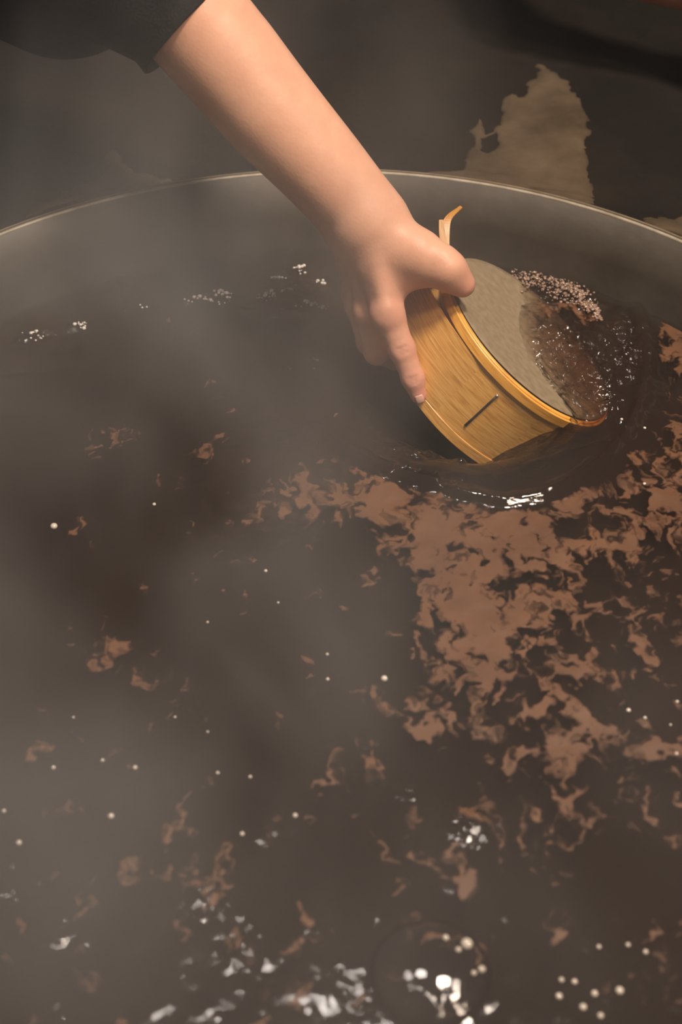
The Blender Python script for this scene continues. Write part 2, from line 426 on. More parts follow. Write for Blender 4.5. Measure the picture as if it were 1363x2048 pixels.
sheet('clay_patch', [(40, 430), (60, 400), (150, 372), (200, 345), (222, 290), (262, 320), (340, 345), (330, 372), (180, 410), (60, 440)], .05, M_clay, seed=9, rough=.010, parent=hearth)
sheet('clay_patch', [(1270, 462), (1300, 440), (1363, 425), (1420, 470), (1420, 520)], .05, M_clay, seed=12, rough=.012, parent=hearth)

vat = lathe('vat', [(VR, VZ), (.437, .03), (.432, 0), (.42, -.06), (.40, -.12), (.36, -.18), (.29, -.23), (.18, -.26), (.0005, -.27),
                    (.0005, -.278), (.182, -.268), (.296, -.237), (.367, -.186), (.407, -.124), (.427, -.062), (.4395, 0), (.4455, .04), (.4475, VZ)], 256, M_vat, c=VC, closed=True)
tag(vat, 'wide round iron vat with stained inner wall and thin bright rim', 'vat')
pr = []
for k in range(10):
    a = 2 * math.pi * k / 10; pr.append((VR + .0022 + .0020 * math.cos(a), VZ + .0018 * math.sin(a)))
rim = lathe('rim', pr, 256, M_rim, vat, c=VC, closed=True)
rim['label'] = 'thin pale bare-metal rim'
pr = [(.4465, .058), (.4475, .0695), (.452, .0715), (.457, .068), (.459, .058)]
crust = lathe('crust', pr, 256, M_crust, hearth, c=VC, closed=True)

# ------------------------------------------------------------------ broth surface
CHOP = [(950, 1640, 70, 55, 1.9), (860, 1860, 130, 40, 1.3), (750, 1950, 25, 60, 1.4), (880, 2010, 60, 30, 1.6), (40, 1790, 45, 50, 1.7), (140, 1860, 40, 45, 1.5),
        (430, 1830, 60, 50, 1.2), (480, 1900, 60, 50, 1.4), (610, 585, 70, 35, 1.5), (420, 600, 70, 18, 1.3), (270, 533, 110, 8, 1.2), (110, 665, 70, 12, 1.2),
        (1140, 760, 105, 90, 2.0), (1110, 620, 80, 40, 1.2), (860, 885, 90, 25, 1.6), (800, 945, 60, 12, 1.6), (880, 965, 60, 12, 1.5), (820, 1585, 40, 12, 1.2), (1250, 700, 50, 70, 1.4)]
def seg_d(X, Y, pts):
    d = np.full(X.shape, 9.)
    for a, b2 in zip(pts[:-1], pts[1:]):
        e = b2 - a; t = np.clip(((X - a[0]) * e[0] + (Y - a[1]) * e[1]) / (e @ e), 0, 1)
        d = np.minimum(d, np.hypot(X - a[0] - t * e[0], Y - a[1] - t * e[1]))
    return d
WAVE = np.array([on(x, y)[:2] for x, y in ((700, 900), (760, 936), (850, 966), (930, 990), (1010, 1003), (1080, 993), (1140, 966), (1200, 925), (1250, 878), (1285, 800), (1298, 700), (1270, 600), (1190, 545))])
WAVE2 = np.array([on(x, y)[:2] for x, y in ((1060, 925), (1130, 905), (1190, 888), (1240, 872))])
BACK = np.array([hoop(a, HD)[:2] for a in (100, 85, 70, 55, 40, 25, 12)])
CREST = [((1066, 684), (1090, 677), (1106, 682)), ((1108, 690), (1122, 704)), ((1150, 698), (1158, 716), (1163, 735)), ((1210, 738), (1225, 728), (1238, 722)), ((1217, 766), (1236, 746)),
         ((1142, 786), (1152, 798), (1164, 808)), ((1170, 748), (1183, 756)), ((1186, 780), (1206, 783)), ((1146, 822), (1160, 818), (1172, 826)), ((1212, 810), (1228, 816)), ((1184, 806), (1194, 812)), ((1256, 700), (1258, 712)),
         ((1048, 740), (1060, 752)), ((1126, 678), (1134, 684)), ((372, 608), (392, 604)), ((400, 608), (406, 609)), ((432, 588), (444, 585)), ((452, 600), (464, 597)), ((525, 596), (544, 590)), ((548, 562), (562, 560)), ((590, 545), (606, 541)),
         ((574, 587), (592, 589)), ((610, 612), (624, 614)), ((560, 610), (572, 609)), ((290, 534), (330, 530)), ((364, 523), (384, 521)), ((138, 658), (172, 654)), ((36, 680), (76, 672)), ((760, 936), (778, 942), (800, 948)),
         ((812, 950), (836, 956)), ((848, 962), (868, 966)), ((876, 962), (930, 971)), ((915, 893), (926, 901)), ((862, 872), (880, 885)), ((1240, 846), (1246, 842)), ((800, 1584), (826, 1586))]
CREST = [np.array([on(x, y)[:2] for x, y in c]) for c in CREST]
SIDE = np.array([hoop(a, HD * .75)[:2] for a in (30, 12, -6, -24)])
def broth_z(X, Y):
    X = np.asarray(X, float); Y = np.asarray(Y, float)
    px, py = pix(X, Y)
    z = .0009 * vnoise(X, Y, 22, 3, 3) + .00018 * vnoise(X, Y, 90, 5, 2)
    ch = vnoise(X, Y, 95, 11, 2, .6)
    for x, y, sx, sy, a in CHOP:
        m = np.exp(-((px - x) / sx) ** 2 - ((py - y) / sy) ** 2)
        z = z + (.0007 if y > 1500 else .0024) * a * m * ch
    d = seg_d(X, Y, WAVE)
    z = z + .0058 * np.exp(-(d / .0060) ** 2) * (1 + .25 * vnoise(X, Y, 60, 2, 2))
    z = z + .0016 * np.exp(-(seg_d(X, Y, WAVE2) / .004) ** 2)
    z = z - .030 * np.exp(-(seg_d(X, Y, BACK) / .036) ** 2)          # hollow the moving sieve leaves behind it
    z = z - .020 * np.exp(-(seg_d(X, Y, SIDE) / .030) ** 2)
    z = z + .015 * np.exp(-((X - HC[0] - .018) ** 2 + (Y - HC[1]) ** 2) / .052 ** 2)   # broth heaped against the cloth
    for i, c in enumerate(CREST):
        m = (X > c[:, 0].min() - .01) & (X < c[:, 0].max() + .01) & (Y > c[:, 1].min() - .012) & (Y < c[:, 1].max() + .012)
        if np.any(m): z = z + np.where(m, .0031 * np.exp(-(seg_d(X, Y, c) / .0034) ** 2) * (1 + .5 * vnoise(X, Y, 260, 31, 1)), 0)
    # boiling swell near the front of the picture
    c = on(860, 1945); z = z + .006 * np.exp(-(((X - c[0]) ** 2 + (Y - c[1]) ** 2) / .030 ** 2) ** 2)
    c = on(945, 1640); z = z + .004 * np.exp(-((X - c[0]) ** 2 + (Y - c[1]) ** 2) / .018 ** 2)
    return z
NR = 230
st = .0013; g = np.arange(-.4325, .4326, st)
X, Y = np.meshgrid(g + VC[0], g + VC[1], indexing='ij')
Rr = np.hypot(X - VC[0], Y - VC[1])
sc = np.where(Rr > .4305, .4305 / np.maximum(Rr, 1e-6), 1)
use = Rr < .4305 + st * 1.5
Xc = VC[0] + (X - VC[0]) * sc; Yc = VC[1] + (Y - VC[1]) * sc
Z = broth_z(Xc, Yc)
near = Yc > .28
idx = np.full(X.shape, -1); idx[use] = np.arange(use.sum())
V = np.c_[Xc[use], Yc[use], Z[use]]
k4 = use[:-1, :-1] & use[1:, :-1] & use[:-1, 1:] & use[1:, 1:]
ki, kj = np.nonzero(k4)
F = np.c_[idx[ki, kj], idx[ki + 1, kj], idx[ki + 1, kj + 1], idx[ki, kj + 1]]
E = np.concatenate([F[:, [0, 1]], F[:, [1, 2]], F[:, [2, 3]], F[:, [3, 0]]])
key = np.sort(E, 1); kk = key[:, 0] * (len(V) + 1) + key[:, 1]
_, inv, cnt = np.unique(kk, return_inverse=True, return_counts=True)
Bd = E[cnt[inv] == 1]
bv = np.unique(Bd); n0 = len(V)
lay = [V, V[bv]]; maps = [{int(b3): n0 + i for i, b3 in enumerate(bv)}]
for (sr, zz) in ((.974, -.06), (.925, -.12), (.835, -.178), (.67, -.226), (.41, -.256), (.0005, -.267)):
    q = V[bv].copy(); q[:, 0] = VC[0] + (q[:, 0] - VC[0]) * sr; q[:, 1] = VC[1] + (q[:, 1] - VC[1]) * sr; q[:, 2] = zz
    base = sum(len(l) for l in lay); lay.append(q); maps.append({int(b3): base + i for i, b3 in enumerate(bv)})
SF = []
for m0, m1_ in zip(maps[:-1], maps[1:]):
    for a, b2 in Bd.tolist(): SF.append((m0[b2], m0[a], m1_[a], m1_[b2]))
broth = pymesh('broth', np.concatenate(lay), F.tolist() + SF, M_broth)
bpx, bpy_ = pix(V[:, 0], V[:, 1]); chv = np.zeros(len(V))
for x, y, sx, sy, a in CHOP: chv = np.maximum(chv, a / 1.6 * np.exp(-((bpx - x) / sx) ** 2 - ((bpy_ - y) / sy) ** 2) * (.09 if y > 1500 else .8))
chv = np.clip(chv, 0, 1.2)
ca_ = broth.data.attributes.new('chop', 'FLOAT', 'POINT')
ca_.data.foreach_set('value', np.concatenate([chv, np.zeros(len(broth.data.vertices) - len(V))]).astype(np.float32))
tag(broth, 'dark brown simmering broth filling the vat', 'liquid', kind='stuff')

# ------------------------------------------------------------------ floating scum
def scum_density(px, py):
    D = np.zeros_like(px)
    for x, y, sx, sy, a, rot in [
        (700, 985, 150, 40, .85, 10), (600, 1030, 70, 35, .45, 0), (830, 1010, 140, 45, 1.1, 8), (860, 1080, 110, 55, 1.0, 20), (1010, 1060, 130, 50, .85, 0),
        (900, 1180, 60, 80, .9, -15), (930, 1270, 65, 90, .95, 0), (935, 1370, 60, 35, .7, 0), (1060, 1110, 90, 45, .6, 0), (1110, 1340, 40, 110, .6, -10), (1010, 1270, 50, 70, .5, 0),
        (1180, 1000, 90, 70, .65, -30), (1290, 900, 55, 110, .9, 15), (1345, 720, 45, 110, 1.2, 10), (1340, 1000, 60, 60, .7, 0), (1290, 1060, 100, 60, .5, 0), (1150, 1160, 140, 60, .42, 0),
        (1280, 1200, 120, 100, .34, 0), (1300, 1490, 90, 28, .62, 12), (1120, 1500, 60, 40, .45, 0), (1250, 1620, 90, 70, .42, 0), (855, 1465, 26, 16, 1.1, -20), (1320, 1355, 30, 15, .6, 0),
        (1100, 1430, 150, 100, .30, 0), (1200, 1350, 160, 100, .30, 0), (1000, 1500, 250, 130, .24, 0), (1150, 1750, 260, 200, .22, 0), (500, 1800, 420, 200, .17, 0), (300, 1500, 400, 300, .08, 0),
        (235, 1730, 24, 22, .7, 0), (290, 1170, 24, 16, .5, 0), (225, 1290, 40, 16, .42, 0), (255, 1083, 22, 10, .4, 0), (180, 1190, 30, 12, .38, -20), (450, 1800, 40, 12, .65, -10),
        (360, 1860, 14, 30, .7, -15), (500, 1865, 18, 18, .6, 0), (245, 1850, 14, 20, .5, 0), (1110, 600, 70, 28, .95, 25), (1180, 660, 26, 26, .9, 0), (1082, 665, 18, 80, .95, -12)]:
        c, s = math.cos(math.radians(rot)), math.sin(math.radians(rot))
        u = (px - x) * c + (py - y) * s; v2 = -(px - x) * s + (py - y) * c
        D = np.maximum(D, 0) + 0
        D = 1 - (1 - np.clip(D, 0, 1)) * (1 - np.clip(a * np.exp(-(u / sx) ** 2 / 1.6 - (v2 / sy) ** 2 / 1.6), 0, 1))
    return D
step = .0009
xs = np.arange(-.20, .295, step); ys = np.arange(.345, 1.0, step)
X, Y = np.meshgrid(xs, ys, indexing='ij')
px, py = pix(X, Y)
wx = X + .010 * vnoise(X, Y, 30, 21, 4, .7); wy = Y * .8 + .010 * vnoise(X, Y, 30, 22, 4, .7)
nz = .40 * vnoise(wx, wy, 48, 23, 2, .6) + .60 * vnoise(wx, wy, 125, 24, 3, .66)
D = scum_density(px, py)
s = D * .84 - .60 + .80 * nz * (1.05 - .25 * np.clip(D, 0, 1))
# nothing inside the hollow behind the band or on the sieve itself
q = np.stack([X, Y, np.zeros_like(X)], -1) - HC
un = q @ HN; ud = np.sqrt(np.maximum((q * q).sum(-1) - un * un, 0))
s = np.where((un < .004) & (un > -HD - .006) & (ud < HR + .006), -1, s)
hol = np.exp(-(seg_d(X, Y, BACK) / .04) ** 2); s = s - 1.2 * hol
WP = np.concatenate([WAVE, [on(1100, 520)[:2], on(900, 520)[:2], on(700, 650)[:2]]])
inw = np.zeros(X.shape, bool)
for i in range(len(WP)):
    a, b2 = WP[i], WP[(i + 1) % len(WP)]
    inw ^= ((a[1] > Y) != (b2[1] > Y)) & (X < (b2[0] - a[0]) * (Y - a[1]) / (b2[1] - a[1] + 1e-12) + a[0])
dw = seg_d(X, Y, WAVE)
s = np.where(inw & (un < .004), -1, s - 1.2 * np.exp(-(dw / .0075) ** 2))
c = on(960, 880)[:2]; s = s - 1.5 * np.exp(-(((X - c[0]) / .075) ** 2 + ((Y - c[1]) / .035) ** 2))
c = on(1180, 790)[:2]; s = s - 1.5 * np.exp(-(((X - c[0]) / .055) ** 2 + ((Y - c[1]) / .05) ** 2))
sr = np.hypot((X - on(1130, 560)[0]) / .10, (Y - on(1130, 560)[1]) / .05)
s = np.where(np.hypot(X - VC[0], Y - VC[1]) > .428, -1, s)
thin = s + .20
t_ = np.clip(s / .34 + .42, 0, 1); dens = .94 * t_ * t_ * (3 - 2 * t_)
s = thin * .012
zg = broth_z(X, Y)
def bz(x, y):
    i = min(max((x - xs[0]) / step, 0), len(xs) - 1.001); j = min(max((y - ys[0]) / step, 0), len(ys) - 1.001)
    a, b2 = int(i), int(j); u, w = i - a, j - b2
    return (zg[a, b2] * (1 - u) + zg[a + 1, b2] * u) * (1 - w) + (zg[a, b2 + 1] * (1 - u) + zg[a + 1, b2 + 1] * u) * w
scum = contour_sheet('scum', xs, ys, s, bz, M_scum, .0007, body=dens)
tag(scum, 'rust-brown scum drifting in patches on the dark broth', 'scum', kind='stuff')

# ------------------------------------------------------------------ sieve
sieve = empty('sieve', tuple(HC - HN * HD))
tag(sieve, 'round bentwood hoop sieve held tilted and half sunk in the broth', 'sieve')
SINV = sieve.location.copy()
def loc(v): return np.asarray(v) - np.array(SINV)
def band(name, o0, o1, r0, r1, m, bev=.0006, n=192, wob=0):
    """ring between axial offsets o0..o1 and radial offsets r0..r1 (bevelled)"""
    pr = [(o0 + bev, r1), (o1 - bev, r1), (o1, r1 - bev), (o1, r0 + bev), (o1 - bev, r0), (o0 + bev, r0), (o0, r0 + bev), (o0, r1 - bev)]
    # subdivide the long outer wall so that it can wobble
    v = []; f = []; uvs = []
    for k in range(n + 1):
        a = 360 * k / n
        w = wob * (math.sin(math.radians(a * 2 + 40)) + .6 * math.sin(math.radians(a * 5)))
        for o, r in pr: v.append(loc(hoop(a, o + w * .5, r + w)))
    q = len(pr)
    for k in range(n):
        for i in range(q):
            j = (i + 1) % q
            f.append((k * q + i, (k + 1) * q + i, (k + 1) * q + j, k * q + j))
    o = pymesh(name, v, f, m, sieve)
    me = o.data; ul = me.uv_layers.new(name='UVMap')
    for p in me.polygons:
        for li, vi in zip(p.loop_indices, p.vertices):
            k, i = divmod(vi, q); ul.data[li].uv = (k / n * 2 * math.pi * HR * 10, (pr[i][0] + .3 * pr[i][1]) * 10)
    me.polygons.foreach_set('use_smooth', [True] * len(me.polygons))
    md = o.modifiers.new('edges', 'EDGE_SPLIT'); md.split_angle = math.radians(30)
    return o
band('band', .003, HD, -.0042, 0, M_wood, wob=.0002)
band('band_hoop', .0006, .0088, .0001, .0026, M_rimwood, wob=.0002)['label'] = 'narrow orange hoop clamping the sieve cloth'
band('edge_hoop', HD - .009, HD + .0004, .0001, .0012, M_wood, wob=.0002)
band('rim_lip', 0, .0034, -.0044, -.0002, M_rimwood)
# cloth
v = [loc(HC - HN * .0019)]; f = []
n = 96; rings = 14
for i in range(1, rings + 1):
    r = (HR + .0005) * i / rings
    for k in range(n):
        a = 2 * math.pi * k / n
        rr = r * (1 - .040 * max(0, math.cos(a - math.radians(20))) ** .7)
        v.append(loc(HC + HN * (.0011 - .003 * (1 - (i / rings) ** 2)) + (HW * -.0009 + HU * -.0004) + rr * (math.cos(a) * HW + math.sin(a) * HU)))
for k in range(n): f.append((0, 1 + k, 1 + (k + 1) % n))
for i in range(rings - 1):
    for k in range(n):
        a, b2 = 1 + i * n + k, 1 + i * n + (k + 1) % n; f.append((a, a + n, b2 + n, b2))
cl = pymesh('sieve_cloth', v, f, M_cloth, sieve)
ul = cl.data.uv_layers.new(name='UVMap')
for p in cl.data.polygons:
    for li, vi in zip(p.loop_indices, p.vertices):
        q = np.array(v[vi]) + np.array(SINV) - HC; ul.data[li].uv = (q @ HW * 5, q @ HU * 5)
sd = cl.modifiers.new('thick', 'SOLIDIFY'); sd.thickness = .0005
cl['label'] = 'pale grey stretched sieve cloth'

def tube(name, pts, rs, m, parent=None, n=10, flat=1.0, origin=np.zeros(3)):
    pts = [np.asarray(p, float) for p in pts]; v = []; f = []
    up = np.array([0, 0, 1.]); 
    for i, p in enumerate(pts):
        t = pts[min(i + 1, len(pts) - 1)] - pts[max(i - 1, 0)]; t /= np.linalg.norm(t)
        a = np.cross(t, up); 
        if np.linalg.norm(a) < .1: a = np.cross(t, [1, 0, 0])
        a /= np.linalg.norm(a); b2 = np.cross(t, a)
        for k in range(n):
            th = 2 * math.pi * k / n; v.append(p + rs[i] * (math.cos(th) * a + flat * math.sin(th) * b2) - origin)
    for i in range(len(pts) - 1):
        for k in range(n):
            k2 = (k + 1) % n; f.append((i * n + k, i * n + k2, (i + 1) * n + k2, (i + 1) * n + k))
    f.append(tuple(range(n - 1, -1, -1))); f.append(tuple((len(pts) - 1) * n + k for k in range(n)))
    return pymesh(name, v, f, m, parent)
so = np.array(SINV)
pin_a, pin_b = hoop(26, .018, .0006), hoop(26, .056, .0006)
pin = tube('pin', [pin_a + (pin_b - pin_a) * t for t in (0, .25, .5, .75, 1)], [.0009, .0010, .0010, .0010, .0012], M_pin, sieve, 8, origin=so)
pin['label'] = 'dark metal pin lying across the wooden band'
ph = tube('pin_head', [pin_a - HN * -.001, pin_a, pin_a - HN * .0012], [.0008, .0016, .0010], M_pinhead, pin, 10, origin=so)
ph['label'] = 'bright pin head'

# loose end of the band strip, splitting into two tongues
def ribbon(name, pts, widths, wdir, m, thick=.0018):
    v = []; f = []; n = len(pts)
    for i in range(n):
        t = pts[min(i + 1, n - 1)] - pts[max(i - 1, 0)]; t /= np.linalg.norm(t)
        wd = wdir - t * (wdir @ t); wd /= np.linalg.norm(wd); nn = np.cross(t, wd)
        for a, b2 in ((-1, -1), (1, -1), (1, 1), (-1, 1)): v.append(pts[i] + wd * widths[i] * a * .5 + nn * thick * b2 * .5 - so)
    for i in range(n - 1):
        for k in range(4):
            k2 = (k + 1) % 4; f.append((i * 4 + k, i * 4 + k2, i * 4 + 4 + k2, i * 4 + 4 + k))
    f += [(3, 2, 1, 0), tuple(4 * (n - 1) + k for k in range(4))]
    o = pymesh(name, v, f, m, sieve, smooth=False)
    ul = o.data.uv_layers.new(name='UVMap')
    for p in o.data.polygons:
        for li, vi in zip(p.loop_indices, p.vertices): ul.data[li].uv = (vi // 4 * .04, (vi % 4) * .035)
    return o
def spline(pts, n):
    pts = np.array(pts); out = []
    P = np.concatenate([[2 * pts[0] - pts[1]], pts, [2 * pts[-1] - pts[-2]]])
    for t in np.linspace(0, len(pts) - 1 - 1e-6, n):
        i = int(t); u = t - i; a, b2, c, d = P[i:i + 4]
        out.append(.5 * (2 * b2 + (c - a) * u + (2 * a - 5 * b2 + 4 * c - d) * u * u + (3 * b2 - a - 3 * c + d) * u ** 3))
    return out
wd = at(920, 503, 1.172) - at(890, 508, 1.170)
ls = spline([at(893, 560, 1.168), at(890, 525, 1.170), at(888, 492, 1.172), at(889, 462, 1.174), at(897, 436, 1.178), at(922, 414, 1.185)], 26)
ribbon('loose_strip', ls, [.0085 - .006 * max(0, (i - 14) / 12) for i in range(26)], wd, M_strip, .0012)['label'] = 'frayed loose end of the wooden strip curling outward'
# the outer lap of the band lifts off under the hand before it frays
v = []; f = []; nk = 24
for i in range(nk):
    a = 40 + 62 * i / (nk - 1); g = max(0, (a - 55) / 47); dr = -.0018 + .0022 * min(1, (a - 40) / 14) + .019 * g ** 1.6
    for o_, r_ in ((.010, dr), (HD - .0095, dr), (HD - .0095, dr + .0016), (.010, dr + .0016)): v.append(loc(hoop(a, o_, r_)))
for i in range(nk - 1):
    for k in range(4): f.append((i * 4 + k, (i + 1) * 4 + k, (i + 1) * 4 + (k + 1) % 4, i * 4 + (k + 1) % 4))
f += [(0, 1, 2, 3), tuple(4 * (nk - 1) + k for k in (3, 2, 1, 0))]
lp = pymesh('band_lap', v, f, M_wood, sieve); ul = lp.data.uv_layers.new(name='UVMap')
for p in lp.data.polygons:
    for li, vi in zip(p.loop_indices, p.vertices): ul.data[li].uv = ((40 + 62 * (vi // 4) / (nk - 1)) / 360 * 2 * math.pi * HR * 10, (.03, HD * 10, HD * 10, .03)[vi % 4])
lp.modifiers.new('edges', 'EDGE_SPLIT').split_angle = math.radians(30)
ls = spline([at(888, 505, 1.170), at(884, 475, 1.171), at(881, 440, 1.172)], 10)
ribbon('loose_strip', ls, [.005] * 7 + [.0045, .004, .0032], wd, M_strip)

# froth against the far side of the cloth
fb = bmesh.new()
rn = random.Random(3)
for i in range(760):
    t = rn.random() ** .9
    X0 = np.array([1018, 556]) * (1 - t) + np.array([1208, 648]) * t
    th = 9 + 30 * math.sin(math.pi * min(1, t * 1.05))
    x = X0[0] + 30 * math.sin(math.pi * t) + rn.gauss(0, .4) * th * .5 - 8; y = X0[1] - 18 * math.sin(math.pi * t) + rn.gauss(0, .45) * th
    p = on(x, y)
    r = rn.choice((.0005, .0006, .0007, .0009, .0012, .0016))
    z = float(broth_z(p[0], p[1])) + .0012 + r * .2
    q = bmesh.ops.create_icosphere(fb, subdivisions=2, radius=r)
    for w in q['verts']: w.co = Vector((w.co.x + p[0], w.co.y + p[1], w.co.z * .8 + z))
me = bpy.data.meshes.new('froth'); fb.to_mesh(me); fb.free()
tag(link('froth', me, M_froth), 'fine froth of tiny bubbles beyond the sieve cloth', 'froth', kind='stuff')

# strings of tiny bubbles along the far left, coloured pale in place of glints
fb = bmesh.new()
for x0, y0, sx, sy, k in [(405, 605, 30, 6, 22), (437, 590, 12, 5, 12), (460, 600, 10, 4, 6), (535, 594, 18, 8, 24), (555, 561, 12, 4, 12), (598, 543, 10, 5, 12), (575, 585, 12, 5, 12), (615, 612, 18, 5, 16), (648, 614, 10, 4, 9),
                          (640, 565, 10, 6, 8), (315, 532, 26, 2, 12), (374, 522, 12, 2, 7), (216, 541, 4, 2, 3), (160, 656, 16, 4, 14), (70, 672, 26, 8, 16), (288, 615, 8, 3, 3), (700, 622, 5, 2, 3), (530, 465, 10, 4, 4)]:
    for i in range(k):
        p = on(x0 + rn.gauss(0, .6) * sx, y0 + rn.gauss(0, .6) * sy)
        if math.hypot(p[0] - VC[0], p[1] - VC[1]) > .428: continue
        r = rn.choice((.0006, .0008, .0010, .0014, .0018))
        q = bmesh.ops.create_icosphere(fb, subdivisions=2, radius=r)
        z = float(broth_z(p[0], p[1])) + r * .25
        for w in q['verts']: w.co = Vector((w.co.x + p[0], w.co.y + p[1], w.co.z * .8 + z))
me = bpy.data.meshes.new('glint_specks'); fb.to_mesh(me); fb.free()
M_speck = mat('speck_glint', (.70, .64, .60), .15, spec=1)[0]
tag(link('glint_specks', me, M_speck), 'loose strings of tiny pale foam specks standing in for glints beside the hand towards the far wall of the vat', 'foam', kind='stuff')

# ------------------------------------------------------------------ bubbles
def dome_mesh(name, seg=20, rings=7):
    v = [(0, 0, 1)]; f = []
    for i in range(1, rings + 1):
        a = math.pi * .58 * i / rings
        for k in range(seg): v.append((math.sin(a) * math.cos(2 * math.pi * k / seg), math.sin(a) * math.sin(2 * math.pi * k / seg), math.cos(a)))
    for k in range(seg): f.append((0, 1 + k, 1 + (k + 1) % seg))
    for i in range(rings - 1):
        for k in range(seg):
            a, b2 = 1 + i * seg + k, 1 + i * seg + (k + 1) % seg; f.append((a, a + seg, b2 + seg, b2))
    me = bpy.data.meshes.new(name); me.from_pydata(v, [], f); me.materials.append(M_bub)
    me.polygons.foreach_set('use_smooth', [True] * len(me.polygons))
    return me
dome = dome_mesh('bubble')
def bubble(px_, py_, r_px, label, group):
    p = on(px_, py_); dep = (p[1] + CAM_H - 0) * S2
    r = .50 * r_px / FPX * dep
    o = bpy.data.objects.new('bubble', dome); COL.objects.link(o)
    o.location = (p[0], p[1], float(broth_z(p[0], p[1])) + .1 * r); o.scale = (r, r, r * .8)
    tag(o, label, 'bubble', group)
ORD = 'first second third fourth fifth sixth seventh eighth ninth tenth eleventh twelfth thirteenth fourteenth fifteenth sixteenth seventeenth eighteenth nineteenth twentieth'.split()
def bubbles(spots, tail, group):
    for i, b_ in enumerate(sorted(spots)): bubble(*b_, ORD[i] + ' from the left of the ' + tail, group)
bubbles([(38, 1685, 11), (222, 1632, 12), (270, 1535, 9), (107, 1535, 8), (590, 1632, 10), (484, 1668, 9), (205, 1520, 7), (654, 1308, 6), (556, 1205, 5), (531, 1141, 7), (308, 1007, 7),
           (415, 1463, 5), (350, 1435, 5), (147, 1435, 5), (655, 1360, 7), (8, 1622, 8), (435, 1545, 7), (500, 1553, 7), (415, 1245, 5)],
        'small pale bubbles floating on steamy dark broth', 'small bubbles on the steamy left of the broth')
bubbles([(890, 1883, 13), (962, 1943, 15), (946, 1953, 11), (1117, 1993, 13), (1238, 1982, 16), (1188, 1988, 13), (1122, 1960, 10), (1148, 1964, 11), (1200, 2032, 12), (1165, 2015, 14), (915, 1907, 12), (1290, 1905, 10), (1255, 1890, 9), (1197, 1893, 9)],
        'round pale bubbles clustered low on the broth', 'bubbles in the cluster at the low edge')
bubbles([(1256, 1421, 9), (1289, 1436, 7), (1352, 1508, 8), (1353, 1405, 7), (1288, 968, 7), (1288, 858, 6), (1241, 846, 6), (1340, 1450, 5)],
        'tiny pale bubbles among rust-brown scum flecks', 'tiny bubbles among the scum')
bubble(932, 1893, 24, 'brightest round bubble, largest of the glinting cluster low on the broth', 'bubbles in the cluster at the low edge')
bubble(768, 1357, 13, 'bright bubble alone on dark broth beside the scum tail', 'small bubbles on the steamy left of the broth')
bubble(108, 1053, 14, 'lone bubble with a dark ring in the steam near the left edge', 'small bubbles on the steamy left of the broth')
p = on(860, 1950)
o = bpy.data.objects.new('bubble', dome.copy()); COL.objects.link(o); o.data.materials.clear(); o.data.materials.append(M_film); o.location = (p[0], p[1], .004); o.scale = (.034, .032, .012)
tag(o, 'big flattened clear bubble swelling up from the boiling broth', 'bubble')

# ------------------------------------------------------------------ person
hpts = []
def J(x, y, d): return at(x, y, d)
lo = np.array([9., 9, 9]); hi = -lo
arm = [J(120, -90, 1.11), J(295, -50, 1.078), J(425, 85, 1.09), J(540, 225, 1.105), J(650, 345, 1.118), J(728, 436, 1.128)]
arm_r = [.042, .0435, .0420, .0385, .0330, .0275]
wrist = arm[-1]
fing = {
 'index': ([J(755, 520, 1.135), J(775, 630, 1.136), J(803, 698, 1.143), J(825, 756, 1.150), J(836, 790, 1.155)], [.0140, .0128, .0103, .0090, .0068]),
 'middle': ([J(738, 520, 1.150), J(742, 622, 1.160), J(754, 702, 1.180), J(790, 716, 1.203), J(818, 694, 1.211)], [.0140, .0138, .0110, .0095, .0075]),
 'ring': ([J(726, 515, 1.165), J(723, 610, 1.182), J(738, 684, 1.205), J(775, 692, 1.228), J(800, 668, 1.232)], [.0135, .0130, .0104, .0090, .0072]),
 'little': ([J(715, 505, 1.178), J(712, 590, 1.200), J(728, 648, 1.224), J(760, 652, 1.240), J(785, 632, 1.242)], [.0125, .0118, .0092, .0080, .0064]),
}
thumb = ([J(765, 468, 1.128), J(836, 508, 1.120), J(893, 541, 1.118), J(925, 570, 1.124)], [.0185, .0165, .0128, .0098])
allp = np.array(sum([f_[0] for f_ in fing.values()], []) + thumb[0] + arm[1:])
fld = Field(allp.min(0) - .055, allp.max(0) + .055, .0013)
dn = spline(arm, 41); dr = np.interp(np.linspace(0, 5, 41), range(6), arm_r)
fld.chain(dn[8:], list(dr[8:]), .0012)
# flattened wrist: two bones side by side
tv = J(800, 425, 1.13) - J(665, 465, 1.14); tv /= np.linalg.norm(tv)
fld.add(J(470, 120, 1.096), J(748, 436, 1.126) + tv * .004, .0345, .0225, .006)
fld.add(J(455, 130, 1.100), J(713, 446, 1.140) - tv * .004, .0345, .0225, .006)
fld.add(J(706, 462, 1.135), J(708, 470, 1.137), .019, .018, .012)
for nme, (ps, rs) in fing.items():
    fld.add(wrist + (ps[0] - wrist) * .15, ps[0], .0205, .0165, .016)
    fld.add(ps[0], ps[1], .0160, rs[1], .010)
    fld.chain(ps[1:], rs[1:], .0045, .006)
fld.chain([wrist] + thumb[0], [.023] + thumb[1], .014)
# web and thenar mass between thumb and index
fld.add(J(772, 520, 1.135), J(838, 530, 1.128), .019, .0125, .016)
fld.add(J(780, 560, 1.137), J(832, 545, 1.130), .0145, .0085, .012)
# knuckle mounds, tendons
for nme, kr in (('index', .0114), ('middle', .0122), ('ring', .0115)):
    p = fing[nme][0][1]; fld.add(p + np.array([-.002, -.002, .003]), p + np.array([-.001, -.003, .002]), kr, kr, .005)
fld.add(J(745, 470, 1.116), J(772, 612, 1.124), .0035, .0035, .010)
fld.add(J(885, 520, 1.112), J(896, 535, 1.112), .0098, .0098, .008)
